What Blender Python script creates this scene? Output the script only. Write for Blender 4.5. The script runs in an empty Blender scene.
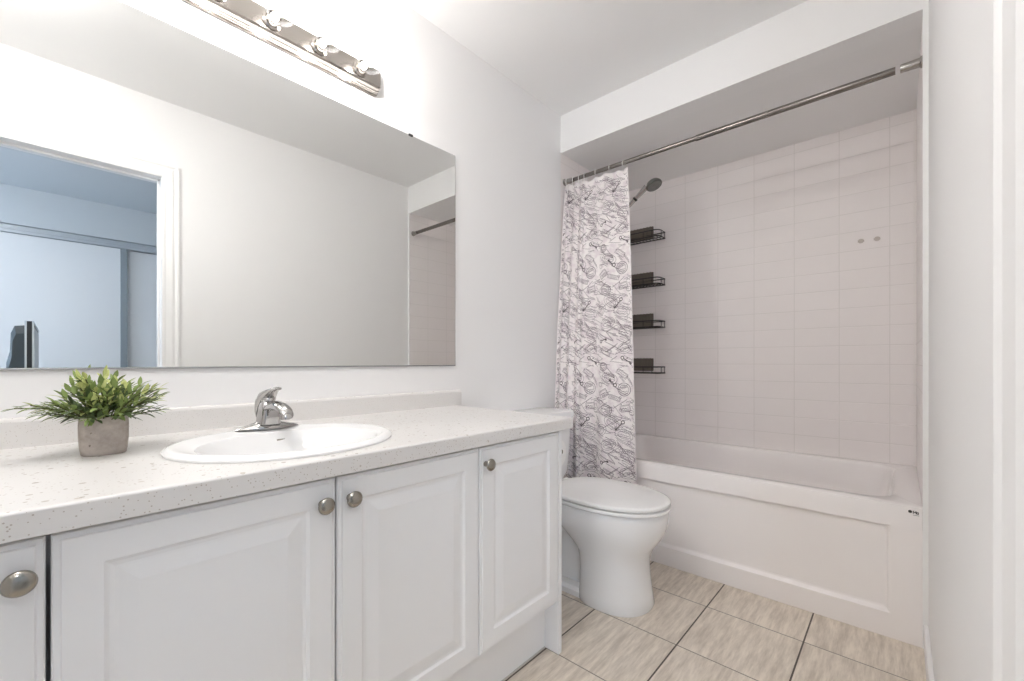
import bpy, bmesh, math, random
from mathutils import Vector, Matrix, noise
PI = math.pi
sc = bpy.context.scene
COL = sc.collection
random.seed(7)

# ------------------------------------------------------------------ camera
XC, ZC, YAW, FPX = 1.464, 0.985, 42.07, 430.6
cam = bpy.data.objects.new('camera', bpy.data.cameras.new('camera'))
COL.objects.link(cam)
cam.location = (XC, 0, ZC)
cam.rotation_euler = (PI/2, 0, math.radians(YAW))
cam.data.sensor_width = 36
cam.data.lens = FPX/1024*36
cam.data.shift_y = 21.22/1024
cam.data.clip_start = 0.01
sc.camera = cam
# ------------------------------------------------------------------ world, view
sc.view_settings.view_transform = 'Standard'
sc.view_settings.look = 'None'
sc.view_settings.gamma = 1
sc.view_settings.use_curve_mapping = False
sc.view_settings.exposure = 2.02
sc.cycles.diffuse_bounces = 8
sc.cycles.max_bounces = 14
sc.cycles.caustics_reflective = False
sc.cycles.caustics_refractive = False
sc.cycles.sample_clamp_indirect = 4
w = bpy.data.worlds.new('sky'); sc.world = w; w.use_nodes = True
w.node_tree.nodes['Background'].inputs[0].default_value = (0.62, 0.78, 1, 1)
w.node_tree.nodes['Background'].inputs[1].default_value = 2.0
# ------------------------------------------------------------------ fill daylight through an added, unseen bedroom window
BULB = 6.9          # emission of each lamp core
def area(name, loc, rot, sx, sy, power, color):
    l = bpy.data.lights.new(name, 'AREA'); l.shape = 'RECTANGLE'; l.size = sx; l.size_y = sy
    l.energy = power; l.color = color
    o = bpy.data.objects.new(name, l); COL.objects.link(o); o.location = loc; o.rotation_euler = rot
    return o
area('window_fill_daylight', (2.9, -1.93, 1.45), (PI/2, 0, PI), 1.5, 1.25, 240, (0.88, 0.94, 1.0))
BATH_FILL = 7.5            # emission of the added, unseen bathroom fill light
BED_FILL = 5.6         # emission of the added, unseen bedroom fill light

# ------------------------------------------------------------------ dimensions
WL, WR = 0.0, 1.535          # mirror wall, door wall
AR = 1.521                   # right side of the tub alcove
YF, YT, YB = -0.40, 2.043, 2.832
HC, HH = 2.41, 2.196         # ceiling, alcove ceiling

# ------------------------------------------------------------------ helpers
def tag(o, label=None, cat=None, group=None, kind=None):
    if label: o['label'] = label
    if cat: o['category'] = cat
    if group: o['group'] = group
    if kind: o['kind'] = kind
    return o
def wloc(p):
    v = Vector((0, 0, 0))
    while p is not None:
        v += p.location; p = p.parent
    return v
def obj(name, bm, mat, parent=None, smooth=False, origin=None):
    """link a bmesh authored in world coordinates"""
    me = bpy.data.meshes.new(name)
    bmesh.ops.remove_doubles(bm, verts=bm.verts[:], dist=1e-6)
    bmesh.ops.recalc_face_normals(bm, faces=bm.faces[:])
    off = wloc(parent) if parent else Vector(origin or (0, 0, 0))
    bmesh.ops.translate(bm, verts=bm.verts[:], vec=-off)
    if smooth:
        for f in bm.faces: f.smooth = True
    bm.to_mesh(me); bm.free()
    for m in (mat if isinstance(mat, (list, tuple)) else [mat]): me.materials.append(m)
    o = bpy.data.objects.new(name, me); COL.objects.link(o)
    if parent: o.parent = parent
    elif origin: o.location = origin
    if smooth: 
        try: me.set_sharp_from_angle(angle=math.radians(40))
        except Exception: pass
    return o
def struct(name, bm, mat, parent=None, **k):
    o = obj(name, bm, mat, parent, **k)
    if parent is None: o['kind'] = 'structure'
    return o
def thing(name, label, cat, loc, group=None):
    o = bpy.data.objects.new(name, None); COL.objects.link(o); o.location = loc
    o.empty_display_size = .05
    return tag(o, label, cat, group)
def copy_tree(o, parent=None):
    c = o.copy(); COL.objects.link(c); c.parent = parent
    for ch in list(o.children): copy_tree(ch, c)
    return c
def box(bm, x0, x1, y0, y1, z0, z1, bev=0, seg=2):
    r = bmesh.ops.create_cube(bm, size=1)
    vs = r['verts']
    for v in vs:
        v.co = Vector(((x0+x1)/2+v.co.x*(x1-x0), (y0+y1)/2+v.co.y*(y1-y0), (z0+z1)/2+v.co.z*(z1-z0)))
    if bev:
        es = list({e for v in vs for e in v.link_edges})
        bmesh.ops.bevel(bm, geom=es, offset=bev, segments=seg, affect='EDGES', profile=.5)
    return vs
def loft(bm, rings, cap0=True, cap1=True, closed=True):
    """rings: list of lists of points (same count)"""
    R = [[bm.verts.new(p) for p in r] for r in rings]
    n = len(R[0])
    for a, b in zip(R, R[1:]):
        for i in range(n if closed else n-1):
            j = (i+1) % n
            try: bm.faces.new((a[i], a[j], b[j], b[i]))
            except ValueError: pass
    if cap0: bm.faces.new(R[0][::-1])
    if cap1: bm.faces.new(R[-1])
    return R
def frame_of(d):
    d = Vector(d).normalized()
    u = d.orthogonal().normalized()
    return d, u, d.cross(u)
def lathe(bm, base, axis, prof, n=24, cap0=True, cap1=True):
    """prof: (radius, distance along axis)"""
    d, u, v = frame_of(axis); base = Vector(base)
    loft(bm, [[base+d*h+(u*math.cos(2*PI*i/n)+v*math.sin(2*PI*i/n))*r for i in range(n)] for r, h in prof], cap0, cap1)
def tube(bm, pts, r, n=10, closed=False, caps=True):
    pts = [Vector(p) for p in pts]; m = len(pts)
    rs = r if isinstance(r, (list, tuple)) else [r]*m
    up = None; rings = []
    for i in range(m):
        if closed: t = pts[(i+1) % m]-pts[i-1]
        else: t = pts[min(i+1, m-1)]-pts[max(i-1, 0)]
        t.normalize()
        if up is None: up = t.orthogonal().normalized()
        up = (up-t*up.dot(t))
        up = up.normalized() if up.length > 1e-6 else t.orthogonal().normalized()
        s = t.cross(up)
        rings.append([pts[i]+(up*math.cos(2*PI*k/n)+s*math.sin(2*PI*k/n))*rs[i] for k in range(n)])
    if closed:
        rings.append(rings[0])
        loft(bm, rings, False, False)
    else: loft(bm, rings, caps, caps)
def bez(p0, p1, p2, p3, n=12):
    out = []
    for i in range(n+1):
        t = i/n; a = (1-t)
        out.append(Vector(p0)*a**3+Vector(p1)*3*a*a*t+Vector(p2)*3*a*t*t+Vector(p3)*t**3)
    return out
def rrect(x0, x1, y0, y1, r, z, n=6):
    pts = []
    for cx, cy, a0 in ((x1-r, y1-r, 0), (x0+r, y1-r, PI/2), (x0+r, y0+r, PI), (x1-r, y0+r, 1.5*PI)):
        for i in range(n+1):
            a = a0+PI/2*i/n
            pts.append(Vector((cx+r*math.cos(a), cy+r*math.sin(a), z)))
    return pts
def ell(cx, cy, a, b, z, n=48, p=2.0):
    out = []
    for i in range(n):
        t = 2*PI*i/n; c, s = math.cos(t), math.sin(t)
        out.append(Vector((cx+a*math.copysign(abs(c)**(2/p), c), cy+b*math.copysign(abs(s)**(2/p), s), z)))
    return out
def panel(bm, mp, rings):
    """rings: (u0,u1,v0,v1,depth) nested rectangles mapped by mp(u,v,d)"""
    loft(bm, [[mp(u0, v0, d), mp(u1, v0, d), mp(u1, v1, d), mp(u0, v1, d)] for u0, u1, v0, v1, d in rings])

# ------------------------------------------------------------------ materials
def mat(name, color, rough=.5, metal=0, **k):
    m = bpy.data.materials.new(name); m.use_nodes = True
    b = m.node_tree.nodes['Principled BSDF']
    b.inputs['Base Color'].default_value = (*color, 1)
    b.inputs['Roughness'].default_value = rough
    b.inputs['Metallic'].default_value = metal
    for kk, v in k.items(): b.inputs[kk.replace('_', ' ')].default_value = v
    return m
def s2l(r, g, b):
    f = lambda c: ((c/255+.055)/1.055)**2.4 if c > 10 else c/255/12.92
    return (f(r), f(g), f(b))
class N:
    def __init__(s, m): s.t = m.node_tree; s.b = s.t.nodes['Principled BSDF']
    def n(s, typ, **k):
        nd = s.t.nodes.new(typ)
        for a, v in k.items(): setattr(nd, a, v)
        return nd
    def l(s, a, b): s.t.links.new(a, b)
    def math(s, op, a, b=None, c=None):
        nd = s.n('ShaderNodeMath', operation=op)
        for i, v in enumerate((a, b, c)):
            if v is None: continue
            if isinstance(v, (int, float)): nd.inputs[i].default_value = v
            else: s.l(v, nd.inputs[i])
        return nd.outputs[0]
    def mix(s, f, a, b):
        nd = s.n('ShaderNodeMix', data_type='RGBA')
        for i, v in ((0, f), (6, a), (7, b)):
            if isinstance(v, (int, float)): nd.inputs[i].default_value = v
            elif isinstance(v, tuple): nd.inputs[i].default_value = (*v, 1)
            else: s.l(v, nd.inputs[i])
        return nd.outputs[2]
    def coord(s):
        tc = s.n('ShaderNodeTexCoord'); sp = s.n('ShaderNodeSeparateXYZ')
        s.l(tc.outputs['Object'], sp.inputs[0]); return tc.outputs['Object'], sp.outputs
    def noise(s, vec, scale, detail=3, rough=.5):
        nd = s.n('ShaderNodeTexNoise'); s.l(vec, nd.inputs['Vector'])
        nd.inputs['Scale'].default_value = scale; nd.inputs['Detail'].default_value = detail
        nd.inputs['Roughness'].default_value = rough
        return nd.outputs['Fac']
    def mapping(s, vec, scale, loc=(0, 0, 0)):
        nd = s.n('ShaderNodeMapping'); s.l(vec, nd.inputs['Vector'])
        nd.inputs['Scale'].default_value = scale; nd.inputs['Location'].default_value = loc
        return nd.outputs[0]
    def ramp(s, f, p0, p1, c0=(0, 0, 0), c1=(1, 1, 1)):
        nd = s.n('ShaderNodeValToRGB'); s.l(f, nd.inputs[0])
        nd.color_ramp.elements[0].position = p0; nd.color_ramp.elements[0].color = (*c0, 1)
        nd.color_ramp.elements[1].position = p1; nd.color_ramp.elements[1].color = (*c1, 1)
        return nd.outputs[0]
    def bump(s, h, strength=.3, dist=.002):
        nd = s.n('ShaderNodeBump'); s.l(h, nd.inputs['Height'])
        nd.inputs['Strength'].default_value = strength; nd.inputs['Distance'].default_value = dist
        s.l(nd.outputs[0], s.b.inputs['Normal'])
def paint(name, col, rough=.55, bump=.05, spec=.3):
    m = mat(name, col, rough, Specular_IOR_Level=spec); q = N(m); v, _ = q.coord()
    n = q.noise(v, 260, 2)
    q.l(q.mix(q.noise(v, 1.3, 2), tuple(c*.985 for c in col), col), q.b.inputs['Base Color'])
    q.bump(n, bump, .001)
    return m
def grid_mask(q, a, a0, da, ga, b, b0, db, gb):
    """1 on grout; also the per-tile cell ids"""
    ua = q.math('DIVIDE', q.math('SUBTRACT', a, a0), da); ub = q.math('DIVIDE', q.math('SUBTRACT', b, b0), db)
    fa = q.math('FRACT', q.math('ADD', ua, 100)); fb = q.math('FRACT', q.math('ADD', ub, 100))
    ea = q.math('MULTIPLY', q.math('MINIMUM', fa, q.math('SUBTRACT', 1, fa)), da)
    eb = q.math('MULTIPLY', q.math('MINIMUM', fb, q.math('SUBTRACT', 1, fb)), db)
    ga_ = q.math('LESS_THAN', ea, ga/2); gb_ = q.math('LESS_THAN', eb, gb/2)
    return ga_, gb_, q.math('FLOOR', ua), q.math('FLOOR', ub), ea, eb
M_wall = paint('wall_paint', (.87, .868, .868))
M_ceil = paint('ceiling_paint', (.86, .86, .86), .8)
M_trim = mat('trim_paint', (.87, .87, .868), .35)
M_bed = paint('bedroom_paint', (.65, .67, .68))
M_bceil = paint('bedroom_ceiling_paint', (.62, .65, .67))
def tile_mat(name, ax):
    col = (.89, .85, .84); m = mat(name, col, .5); q = N(m); v, s = q.coord()
    ga, gb, ia, ib, ea, eb = grid_mask(q, s[ax], .024 if ax == 0 else .032, .2, .003, s[2], .482, .0978, .0026)
    g = q.math('MAXIMUM', ga, gb)
    n = q.noise(v, 9, 3)
    base = q.mix(n, tuple(c*.97 for c in col), col)
    q.l(q.mix(g, base, (.76, .73, .71)), q.b.inputs['Base Color'])
    q.l(q.math('ADD', q.math('MULTIPLY', g, .3), .44), q.b.inputs['Roughness'])
    e = q.math('MINIMUM', ea, eb)
    h = q.math('ADD', q.math('MINIMUM', q.math('MULTIPLY', e, 220), 1), q.math('MULTIPLY', q.noise(v, 14, 2), .5))
    q.bump(h, .22, .002)
    return m
M_tileB = tile_mat('wall_tile_back', 0); M_tileS = tile_mat('wall_tile_side', 1)
def floor_mat():
    m = mat('floor_tile', (.5, .46, .42), .3); q = N(m); v, s = q.coord()
    ga, gb, ia, ib, ea, eb = grid_mask(q, s[0], .885, .3255, .0052, s[1], 1.495, .315, .0042)
    cb = q.n('ShaderNodeCombineXYZ')
    q.l(q.math('MULTIPLY', ia, 3.71), cb.inputs[0]); q.l(q.math('MULTIPLY', ib, 5.3), cb.inputs[1]); q.l(q.math('ADD', ia, q.math('MULTIPLY', ib, 7.7)), cb.inputs[2])
    ad = q.n('ShaderNodeVectorMath', operation='ADD'); q.l(v, ad.inputs[0]); q.l(cb.outputs[0], ad.inputs[1])
    mp = q.mapping(ad.outputs[0], (52, 6.5, 1))
    mp2 = q.mapping(ad.outputs[0], (150, 22, 1))
    n1 = q.noise(mp, 1, 6, .62); n2 = q.noise(mp2, 1, 4, .6)
    n = q.math('ADD', q.math('MULTIPLY', n1, .7), q.math('MULTIPLY', n2, .3))
    c = q.ramp(n, .37, .62, s2l(192, 180, 166), s2l(233, 223, 209))
    wn = q.n('ShaderNodeTexWhiteNoise'); q.l(cb.outputs[0], wn.inputs['Vector'])
    c = q.mix(q.math('MULTIPLY', wn.outputs['Value'], .18), c, s2l(212, 202, 190))
    c = q.mix(gb, c, s2l(138, 130, 122)); c = q.mix(ga, c, s2l(92, 84, 78))  # cross-run joints lighter: lighting sheen put into the grout colour
    q.l(c, q.b.inputs['Base Color'])
    g = q.math('MAXIMUM', ga, gb)
    q.l(q.math('ADD', q.math('MULTIPLY', g, .4), .3), q.b.inputs['Roughness'])
    q.bump(q.math('MINIMUM', q.math('MULTIPLY', q.math('MINIMUM', ea, eb), 200), 1), .3, .002)
    return m
M_floor = floor_mat()
def counter_mat():
    col = s2l(221, 219, 217); m = mat('speckled_laminate', col, .32); q = N(m); v, _ = q.coord()
    vo = q.n('ShaderNodeTexVoronoi'); q.l(v, vo.inputs['Vector']); vo.inputs['Scale'].default_value = 70
    rr = q.n('ShaderNodeSeparateColor'); q.l(vo.outputs['Color'], rr.inputs[0])
    size = q.math('MULTIPLY', q.math('MAXIMUM', q.math('SUBTRACT', rr.outputs[0], .42), 0), .55)
    spot = q.math('LESS_THAN', vo.outputs['Distance'], size)
    c = q.mix(rr.outputs[1], s2l(156, 145, 134), s2l(200, 193, 186))
    vo2 = q.n('ShaderNodeTexVoronoi'); q.l(v, vo2.inputs['Vector']); vo2.inputs['Scale'].default_value = 180
    r2 = q.n('ShaderNodeSeparateColor'); q.l(vo2.outputs['Color'], r2.inputs[0])
    spot2 = q.math('LESS_THAN', vo2.outputs['Distance'], q.math('MULTIPLY', q.math('MAXIMUM', q.math('SUBTRACT', r2.outputs[0], .6), 0), .8))
    b = q.mix(spot2, col, s2l(184, 176, 168))
    q.l(q.mix(spot, b, c), q.b.inputs['Base Color'])
    return m
M_counter = counter_mat()
M_cab = mat('cabinet_thermofoil', (.84, .845, .855), .38)
M_cabin = mat('cabinet_inside', (.35, .35, .35), .7)
M_porc = mat('white_porcelain', (.86, .86, .86), .08)
M_seat = mat('toilet_seat_plastic', (.86, .86, .855), .18)
M_tub = mat('tub_acrylic', (.90, .868, .858), .16)
M_chrome = mat('chrome', (.50, .49, .48), .08, 1)
M_nickel = mat('brushed_nickel', (.37, .35, .315), .24, 1)
M_barm = mat('light_bar_chrome', (.42, .39, .36), .16, 1)
M_rod = mat('rod_chrome', (.24, .22, .205), .2, 1)
M_rod2 = mat('rod_end_chrome', (.42, .40, .38), .2, 1)
M_dark = mat('black_wire', (.03, .028, .026), .4)
M_plate = mat('brown_mounting_plate', (.17, .145, .12), .5)
M_mirror = mat('mirror_silver', (.885, .895, .885), .0, 1)
M_medge = mat('mirror_edge', (.30, .33, .32), .3)
M_rub = mat('black_rubber', (.02, .02, .02), .5)
M_white = mat('white_plastic', (.85, .85, .84), .35)
M_paper = mat('tissue_paper', (.86, .85, .84), .9)
M_card = mat('cardboard_core', (.40, .34, .28), .8)
M_caulk = mat('caulk', (.80, .78, .76), .5)
def concrete():
    m = mat('concrete', (.42, .38, .35), .85); q = N(m); v, _ = q.coord()
    n = q.noise(v, 45, 6, .6)
    c = q.ramp(n, .3, .7, s2l(158, 148, 140), s2l(192, 183, 175))
    d = q.math('GREATER_THAN', q.noise(v, 120, 2), .73)
    q.l(q.mix(d, c, s2l(128, 118, 110)), q.b.inputs['Base Color']); q.bump(n, .3, .002)
    return m
M_conc = concrete()
def leafm(nm, a, b):
    m = mat(nm, a, .5); q = N(m); v, _ = q.coord()
    q.l(q.mix(q.noise(v, 60, 2), a, b), q.b.inputs['Base Color'])
    q.b.inputs['Specular IOR Level'].default_value = .25
    return m
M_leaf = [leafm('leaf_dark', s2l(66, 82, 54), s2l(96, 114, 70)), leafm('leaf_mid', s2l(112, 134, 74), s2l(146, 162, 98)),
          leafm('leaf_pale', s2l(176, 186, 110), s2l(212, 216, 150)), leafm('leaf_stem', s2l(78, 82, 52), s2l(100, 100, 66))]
M_soil = mat('potting_moss', s2l(60, 55, 40), .9)
def cloth():
    m = mat('curtain_cloth', s2l(226, 218, 216), .85); q = N(m); v, _ = q.coord()
    n = q.noise(v, 34, 4); q.l(q.mix(q.ramp(n, .45, .62), s2l(240, 235, 233), s2l(228, 219, 221)), q.b.inputs['Base Color'])
    q.b.inputs['Specular IOR Level'].default_value = .2
    return m
M_cloth = cloth()
M_ink = mat('grey_print', s2l(128, 118, 123), .85); M_inkd = mat('dark_print', s2l(88, 80, 82), .85)
def emis(name, col, st):
    m = bpy.data.materials.new(name); m.use_nodes = True; t = m.node_tree; t.nodes.clear()
    e = t.nodes.new('ShaderNodeEmission'); o = t.nodes.new('ShaderNodeOutputMaterial')
    e.inputs[0].default_value = (*col, 1); e.inputs[1].default_value = st
    t.links.new(e.outputs[0], o.inputs[0]); return m
M_core = emis('lamp_filament_glow', (1, .96, .915), 1000)
def bulbglass():
    m = bpy.data.materials.new('clear_bulb_glass'); m.use_nodes = True; t = m.node_tree; t.nodes.clear()
    o = t.nodes.new('ShaderNodeOutputMaterial'); mx = t.nodes.new('ShaderNodeMixShader')
    tr = t.nodes.new('ShaderNodeBsdfTransparent'); gl = t.nodes.new('ShaderNodeBsdfGlossy')
    lw = t.nodes.new('ShaderNodeLayerWeight'); lw.inputs[0].default_value = .25
    gl.inputs['Roughness'].default_value = .03; tr.inputs[0].default_value = (.97, .97, .97, 1)
    ml = t.nodes.new('ShaderNodeMath'); ml.operation = 'MULTIPLY'; ml.inputs[1].default_value = .5
    t.links.new(lw.outputs['Fresnel'], ml.inputs[0]); t.links.new(ml.outputs[0], mx.inputs[0]); t.links.new(tr.outputs[0], mx.inputs[1])
    t.links.new(gl.outputs[0], mx.inputs[2]); t.links.new(mx.outputs[0], o.inputs[0]); return m
M_glass = bulbglass()

# ------------------------------------------------------------------ room shell
def wallbox(name, m, *boxes, parent=None):
    bm = bmesh.new()
    for b in boxes: box(bm, *b)
    return struct(name, bm, m, parent)
T = .12
DY0, DY1, DZ = -.30, .462, 1.99       # bathroom door opening
BX = 4.55                              # far side of the bedroom closet
BY0, BY1 = -1.85, 2.0
wallbox('floor', M_floor, (-T, WR, YF-T, YB+T, -.1, 0))
wallbox('ceiling', M_ceil, (-T, WR, YF-T, YT, HC, HC+.1))
wallbox('wall_left', M_wall, (-T, 0, YF-T, YT, 0, HC))
wallbox('wall_near', M_wall, (0, WR, YF-T, YF, 0, HC))
wallbox('wall_right', M_wall, (WR, WR+T, DY1+.02, YB+T, 0, HC), (WR, WR+T, BY0, DY0-.02, 0, HC), (WR, WR+T, DY0-.02, DY1+.02, DZ+.02, HC))
wallbox('wall_header', M_wall, (0, WR, YT, YT+.10, HH, HC+.1))
wallbox('wall_alcove_left', M_tileS, (-T, 0, YT, YB+T, 0, HH+.1))
wallbox('wall_alcove_right', M_tileS, (AR, WR, YT+.004, YB, 0, HH))
wallbox('trim_alcove_edge', M_trim, (AR-.001, WR, YT, YT+.004, 0, HH))
wallbox('wall_back', M_tileB, (0, WR, YB, YB+T, 0, HH+.1))
wallbox('ceiling_alcove', M_ceil, (0, WR, YT+.1, YB, HH, HH+.1))
# corner trim strip of the tile, back right
wallbox('trim_tile_edge', M_tub, (AR-.010, AR-.006, YB-.003, YB, .482, HH))
def base(name, x0, x1, y0, y1):
    bm = bmesh.new(); box(bm, x0, x1, y0, y1, 0, .085, .003); return struct(name, bm, M_trim)
base('baseboard_right', WR-.012, WR, .545, YT-.002)
base('baseboard_left', 0, .012, 1.21, YT-.002)
# door frame: jambs, casing on both sides, strike plate
d1 = thing('door_1', None, None, (WR, .08, 0)); d1['kind'] = 'structure'
bm = bmesh.new()
box(bm, WR-.004, WR+T+.004, DY1-.0, DY1+.02, 0, DZ+.02, .002); box(bm, WR-.004, WR+T+.004, DY0-.02, DY0, 0, DZ+.02, .002)
box(bm, WR-.004, WR+T+.004, DY0, DY1, DZ, DZ+.02, .002)
obj('jamb', bm, M_trim, d1)
bm = bmesh.new(); box(bm, WR+.055, WR+.07, DY1-.01, DY1, 0, DZ, .001); box(bm, WR+.055, WR+.07, DY0, DY0+.01, 0, DZ, .001)
box(bm, WR+.055, WR+.07, DY0, DY1, DZ-.01, DZ, .001); obj('door_stop', bm, M_trim, d1)
def casing(xw, sgn):
    """moulded architrave profile swept around the opening"""
    prof = [(0, 0), (0, .007), (.008, .010), (.018, .0085), (.045, .012), (.056, .009), (.066, .0145), (.075, .0145), (.075, 0)]
    bm = bmesh.new(); rings = []
    for s, (yb, zb) in enumerate(((DY1, 0), (DY1, DZ), (DY0, DZ), (DY0, 0))):
        r = []
        for u, d in prof:
            y = yb+(u if yb == DY1 else -u); z = 0 if zb == 0 else DZ+u
            r.append(Vector((xw+sgn*d, y, z)))
        rings.append(r)
    loft(bm, rings)
    return bm
obj('casing', casing(WR, -1), M_trim, d1); obj('casing', casing(WR+T, 1), M_trim, d1)
bm = bmesh.new(); lathe(bm, (WR+.008, DY1-.0, .81), (0, -1, 0), [(.013, 0), (.013, .0015), (.011, .002)], 20)
box(bm, WR+.0, WR+.035, DY1-.0018, DY1, .782, .838, .0006)
tag(obj('strike_plate', bm, M_nickel, d1), 'brushed metal strike plate')

# ------------------------------------------------------------------ bedroom beyond the door
M_carpet = paint('carpet', (.42, .40, .38), .95)
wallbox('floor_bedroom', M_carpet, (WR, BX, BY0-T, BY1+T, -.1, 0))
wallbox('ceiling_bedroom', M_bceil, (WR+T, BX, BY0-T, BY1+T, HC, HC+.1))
CX = 3.9
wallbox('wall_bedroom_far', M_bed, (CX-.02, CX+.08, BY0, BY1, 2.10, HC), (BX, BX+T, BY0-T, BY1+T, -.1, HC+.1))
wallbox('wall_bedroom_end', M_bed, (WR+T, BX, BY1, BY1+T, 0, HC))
WX0, WX1, WZ0, WZ1 = 2.1, 3.7, .8, 2.1
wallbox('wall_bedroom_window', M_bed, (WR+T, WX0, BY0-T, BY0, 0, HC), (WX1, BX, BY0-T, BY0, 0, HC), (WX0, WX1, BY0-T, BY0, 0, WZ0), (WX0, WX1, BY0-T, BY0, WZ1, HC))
bm = bmesh.new()
for a, b, c, d in ((WX0, WX1, WZ0, WZ0+.05), (WX0, WX1, WZ1-.05, WZ1), (WX0, WX0+.05, WZ0+.05, WZ1-.05), (WX1-.05, WX1, WZ0+.05, WZ1-.05), ((WX0+WX1)/2-.02, (WX0+WX1)/2+.02, WZ0+.05, WZ1-.05)):
    box(bm, a, b, BY0-.05, BY0-.01, c, d, .003)
struct('added_window_1', bm, M_trim)  # unseen window frame, added to bring in the fill daylight
bl = thing('added_fill_light', 'added unseen round fill light on the bathroom ceiling between door and vanity', 'light', (.80, -.17, HC))  # fixture added out of view to brighten the bathroom evenly
bm = bmesh.new(); lathe(bm, (.80, -.17, HC-.0005), (0, 0, -1), [(.205, 0), (.205, .02), (.195, .025)], 40); obj('base', bm, M_trim, bl, smooth=True)
bm = bmesh.new(); lathe(bm, (.80, -.17, HC-.026), (0, 0, -1), [(.195, 0), (.19, .02), (.165, .04), (.10, .058), (.03, .064)], 40); obj('diffuser', bm, emis('bathroom_fill_glow', (1, .975, .955), BATH_FILL), bl, smooth=True)
cl = thing('added_fill_light', 'added unseen round fill light in the bedroom outside the door', 'light', (2.45, -.42, HC))  # fixture added out of view to brighten vanity front and bedroom
bm = bmesh.new(); lathe(bm, (2.45, -.42, HC-.0005), (0, 0, -1), [(.235, 0), (.235, .02), (.225, .025)], 40); obj('base', bm, M_trim, cl, smooth=True)
bm = bmesh.new(); lathe(bm, (2.45, -.42, HC-.026), (0, 0, -1), [(.225, 0), (.22, .02), (.19, .045), (.12, .065), (.03, .072)], 40); obj('diffuser', bm, emis('bedroom_fill_glow', (1, .97, .94), BED_FILL), cl, smooth=True)
# closet: rail and sliding doors
M_rail = mat('closet_rail_metal', (.52, .55, .58), .4, .3)
M_cdoor = mat('closet_door_panel', (.81, .81, .81), .35)
M_cstile = mat('closet_door_stile', (.27, .30, .32), .4)
bm = bmesh.new()
box(bm, CX-.022, CX+.06, BY0, BY1, 2.03, 2.088, .002); box(bm, CX-.028, CX-.022, BY0, BY1, 2.055, 2.060, .001); box(bm, CX+.0, CX+.06, BY0, BY1, 2.088, 2.10)
tag(obj('closet_rail', bm, M_rail, None, origin=(CX, 0, 2.03)), 'grey metal top rail above the sliding closet doors, seen in the mirror', 'rail')
def closet_door(y0, y1, x, label):
    t = thing('closet_door', label, 'door', (x, (y0+y1)/2, 0), 'sliding closet doors')
    bm = bmesh.new(); box(bm, x, x+.02, y0+.03, y1-.03, .03, 2.025); obj('door_panel', bm, M_cdoor, t)
    bm = bmesh.new()
    box(bm, x-.008, x+.025, y0, y0+.03, .01, 2.03, .003); box(bm, x-.008, x+.025, y1-.048, y1, .01, 2.03, .003)
    box(bm, x-.004, x+.022, y0+.03, y1-.03, .01, .03)
    obj('door_stile', bm, M_cstile, t)
closet_door(-.66, .576, CX-.012, 'pale sliding closet door nearer the front, left one in the mirror')
closet_door(.545, 1.78, CX+.028, 'pale sliding closet door sliding behind, right one in the mirror')
# dresser and television
t = thing('dresser', 'white dresser under the television in the bedroom', 'dresser', (2.62, -.02, 0))
M_dress = mat('dresser_paint', (.6, .58, .55), .5)
bm = bmesh.new(); box(bm, 2.0, 3.25, -.26, .20, .06, .50, .004); obj('body', bm, M_dress, t)
bm = bmesh.new(); box(bm, 1.99, 3.26, -.27, .22, .50, .525, .004); obj('top', bm, M_dress, t)
for x in (2.03, 3.2):
    for y in (-.23, .15):
        bm = bmesh.new(); box(bm, x-.02, x+.02, y, y+.04, 0, .06); obj('leg', bm, M_dress, t)
for i in range(2):
    for j in range(2):
        bm = bmesh.new(); box(bm, 2.02+i*.61, 2.61+i*.61, .20, .216, .08+j*.205, .275+j*.205, .003); dd = obj('drawer', bm, M_dress, t)
        bm = bmesh.new(); lathe(bm, (2.315+i*.61, .216, .18+j*.205), (0, 1, 0), [(.008, 0), (.015, .02), (.012, .026)], 14); obj('knob', bm, M_nickel, dd)
M_tvblack = mat('television_casing', (.016, .019, .022), .35)
M_tvback = mat('television_back', (.04, .055, .065), .45)
M_tvsil = mat('television_silver', (.55, .60, .63), .35, .3)
M_scr = mat('television_screen', (.7, .72, .73), .5)
tv = thing('television', 'dark television with bulging back seen edge-on in the mirror', 'television', (2.62, -.02, .526))
def tvm(x, y, z):    # slight turn: near edge further back
    return Vector((x, y+(x-2.1)*.022, z))
def tvbox(bm, x0, x1, y0, y1, z0, z1):
    for v in box(bm, x0, x1, y0, y1, z0, z1, 0): v.co = tvm(*v.co)
bm = bmesh.new(); tvbox(bm, 2.07, 3.15, -.029, -.007, .58, 1.206); obj('casing', bm, M_tvblack, tv)
bm = bmesh.new(); tvbox(bm, 2.068, 3.152, -.037, -.029, .578, 1.208); tag(obj('back_rim', bm, M_tvsil, tv), 'silver rim')
bm = bmesh.new(); tvbox(bm, 2.068, 2.072, -.010, -.002, .578, 1.208); tvbox(bm, 2.072, 3.148, -.007, -.003, 1.196, 1.208)
tag(obj('front_trim', bm, M_tvsil, tv), 'silver front trim')
bm = bmesh.new(); tvbox(bm, 2.11, 3.11, -.007, -.004, .63, 1.18); obj('screen', bm, M_scr, tv)
bm = bmesh.new()
rings = []
for x, s in ((2.10, .92), (2.12, 1), (3.08, 1), (3.10, .92)):
    rings.append([tvm(x, y, .62+(z-.62)*s) for y, z in ((-.037, .62), (-.10*s, .62), (-.105*s, .80), (-.104*s, .98), (-.092*s, 1.04), (-.088*s, 1.14), (-.075*s, 1.18), (-.037, 1.185))])
loft(bm, rings); obj('back_housing', bm, M_tvback, tv)
bm = bmesh.new(); box(bm, 2.52, 2.70, -.03, -.005, .535, .60, .004); lathe(bm, (2.61, -.02, .526), (0, 0, 1), [(.14, 0), (.14, .008), (.05, .014)], 32)
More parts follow.
